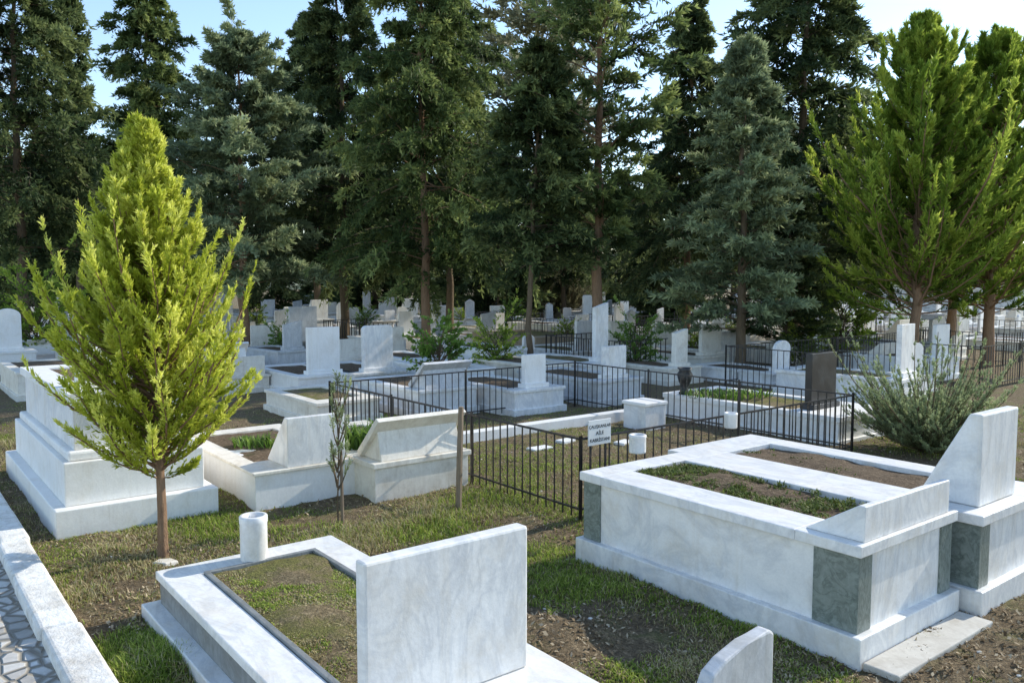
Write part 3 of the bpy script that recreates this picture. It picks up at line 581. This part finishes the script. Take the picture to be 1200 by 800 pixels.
for i,(px,py) in enumerate(((580,446),(330,425),(665,412),(745,440),(820,425),(430,394),(940,432),(1060,404),(540,385),(700,385),(300,392),(600,392),(860,400),(130,420),(990,392))):
    p=at(px,py); tree('low_shrub','small green shrub growing between graves of the middle and far rows',p,bs2,LBROAD if i%2 else LTHUJA,BARK,rr.uniform(.4,.7),i,'small shrubs between the graves',cat='shrub')
def clump(label,px,py,z,n,rad,h,w,seed,mat=LBROAD,kind=None):
    p=at(px,py,z); r=np.random.default_rng(seed); a=r.uniform(0,6.28,n); d=rad*np.sqrt(r.uniform(0,1,n))
    o=blades('leafy_plant',np.stack([p.x+d*np.cos(a)*1.3,p.y+d*np.sin(a),np.full(n,p.z-.02)],-1),h,w,.7,mat,seed,0,None,None); setp(o,label,'plant',kind=kind); return o
clump('strap-leaved green plant on the cream tomb beside the fence',430,522,.38,280,.26,.30,.013,61,LBROAD,'stuff')
clump('low dark green plants on the long low tomb beyond the fence',850,462,.36,420,.55,.12,.012,62,LBROAD,'stuff')
clump('tufts of weeds on the bed of the cream wedge-headboard tomb',300,520,.36,160,.2,.14,.009,63,LBROAD,'stuff')
# ------------------------------------------------------------ background graves
protos=[]
spec=[(MWHITE,'sq',.75,.5,.38),(MBRIGHT,'round',.8,.42,.3),(MGREY,'slant',.65,.55,.45),(MCREAM,'wedge',.4,.85,.35),(MBRIGHT,'soft',.85,.45,.3),(MGREY,'peak',.8,.4,.35),(MBRIGHT,'book',.45,.9,.4),(MBRIGHT,None,0,0,.42),(MCREAM,None,0,0,.55),(MWHITE,'slant',.95,.36,.35),(MCREAM,'sq',.6,.7,.3),(MWHITE,'wedge',.55,.6,.5)]
desc=['white grave with square headstone','bright white grave with round-topped headstone','grey grave with slant-topped headstone','cream grave with wedge headboard','bright white grave with soft-cornered headstone','grey grave with peaked headstone','bright white grave with sloping headboard','bright white low box grave without headstone','cream box grave without headstone','white grave with tall narrow slanted headstone','cream grave with wide short headstone','white box grave with steep wedge headboard']
rr=random.Random(12); cnt=0
def blocked(w):
    c=w2(w,-1,.5); U_,V_=uvof((c.x,c.y)); 
    U0,V0=uvof((C0.x,C0.y))
    if U0-6.2<U_<U0+4 and V0-.6<V_<V0+5.0: return True
    if U_>-11.4 and V_<V0+.2: return True
    if (c.x-5)**2+(c.y-10)**2<5: return True
    if any((c.x-a)**2+(c.y-b)**2<2.7 for a,b in occ): return True
    if any((c.x-a)**2+(c.y-b)**2<1.0 for a,b in TR): return True
    return False
Uu=-7.0
while Uu>-50:
    Vv=-8.0
    while Vv<48:
        w=uvw(Uu+rr.uniform(-.35,.35),Vv+rr.uniform(-.12,.12)); Vv+=rr.choice([1.22,1.25,1.35,1.7])
        if w.y<12.5 or w.y>46 or abs(w.x)>w.y*.66: continue
        if blocked(w) or rr.random()<.05+(.2 if w.y>30 else 0): continue
        k=rr.choice([0,0,1,2,3,3,4,5,6,6,7,7,8,9,10,10,11])
        if len(protos)<len(spec):
            k=len(protos); mat,hk,hh,hw,bh_=spec[k]; lab=desc[k]+' in the crowded rows under the trees'
            t=tomb(lab,w2(w,-2,0),2,1,bh_,mat,(.1,.04),.05,(.18,.3,.14,.14),SOILMOSS if k%3==0 else SOIL,dict(k=hk,h=hh,w=hw) if hk else None,detail=False,group='graves in the crowded rows, '+desc[k]); protos.append(t)
        else:
            t=copy_tree(protos[k]); l_=w2(w,-2,0); t.location=(l_.x,l_.y,0)
        t.rotation_euler=(0,0,ROT+rr.uniform(-.1,.1)); s=rr.uniform(.85,1.12); t.scale=(s,s,s*rr.uniform(.7,1.25)); cnt+=1
    Uu-=2.6
print('bg graves',cnt)
q=at(960,368); q.z=0
t=thing('boundary_wall','long whitewashed boundary wall at the far right behind the graves','wall',q,math.radians(-14))
MB().box(0,36,0,.25,-.1,1.5,.01).build('wall_body',WHITEWASH,t); MB().box(-.05,36.05,-.05,.3,1.501,1.6,.01).build('coping',MCREAM,t)
# ------------------------------------------------------------ light & camera
az_=math.radians(58); el=math.radians(32)
d=Vector((math.sin(az_)*math.cos(el),math.cos(az_)*math.cos(el),math.sin(el)))
sl=bpy.data.lights.new('sun','SUN'); sl.energy=5.0; sl.angle=math.radians(.53); sl.color=(1,.94,.81)
so=bpy.data.objects.new('sun',sl); C.objects.link(so); so.rotation_euler=d.to_track_quat('Z','Y').to_euler()
W=bpy.data.worlds.new('World'); bpy.context.scene.world=W; W.use_nodes=True; nt=W.node_tree; bg=nt.nodes['Background']
sk=nt.nodes.new('ShaderNodeTexSky'); sk.sky_type='NISHITA'; sk.sun_disc=False; sk.sun_elevation=el; sk.sun_rotation=az_; sk.air_density=1.0; sk.dust_density=.2
nt.links.new(sk.outputs[0],bg.inputs[0]); bg.inputs[1].default_value=.28
cam=bpy.data.cameras.new('camera'); cam.lens=29.0; cam.sensor_width=36; cam.clip_end=1500; co=bpy.data.objects.new('camera',cam); C.objects.link(co)
co.location=(0,0,HC); co.rotation_euler=(math.pi/2-PITCH,0,0); bpy.context.scene.camera=co
vs=bpy.context.scene.view_settings; vs.view_transform='Standard'; vs.look='None'; vs.exposure=0
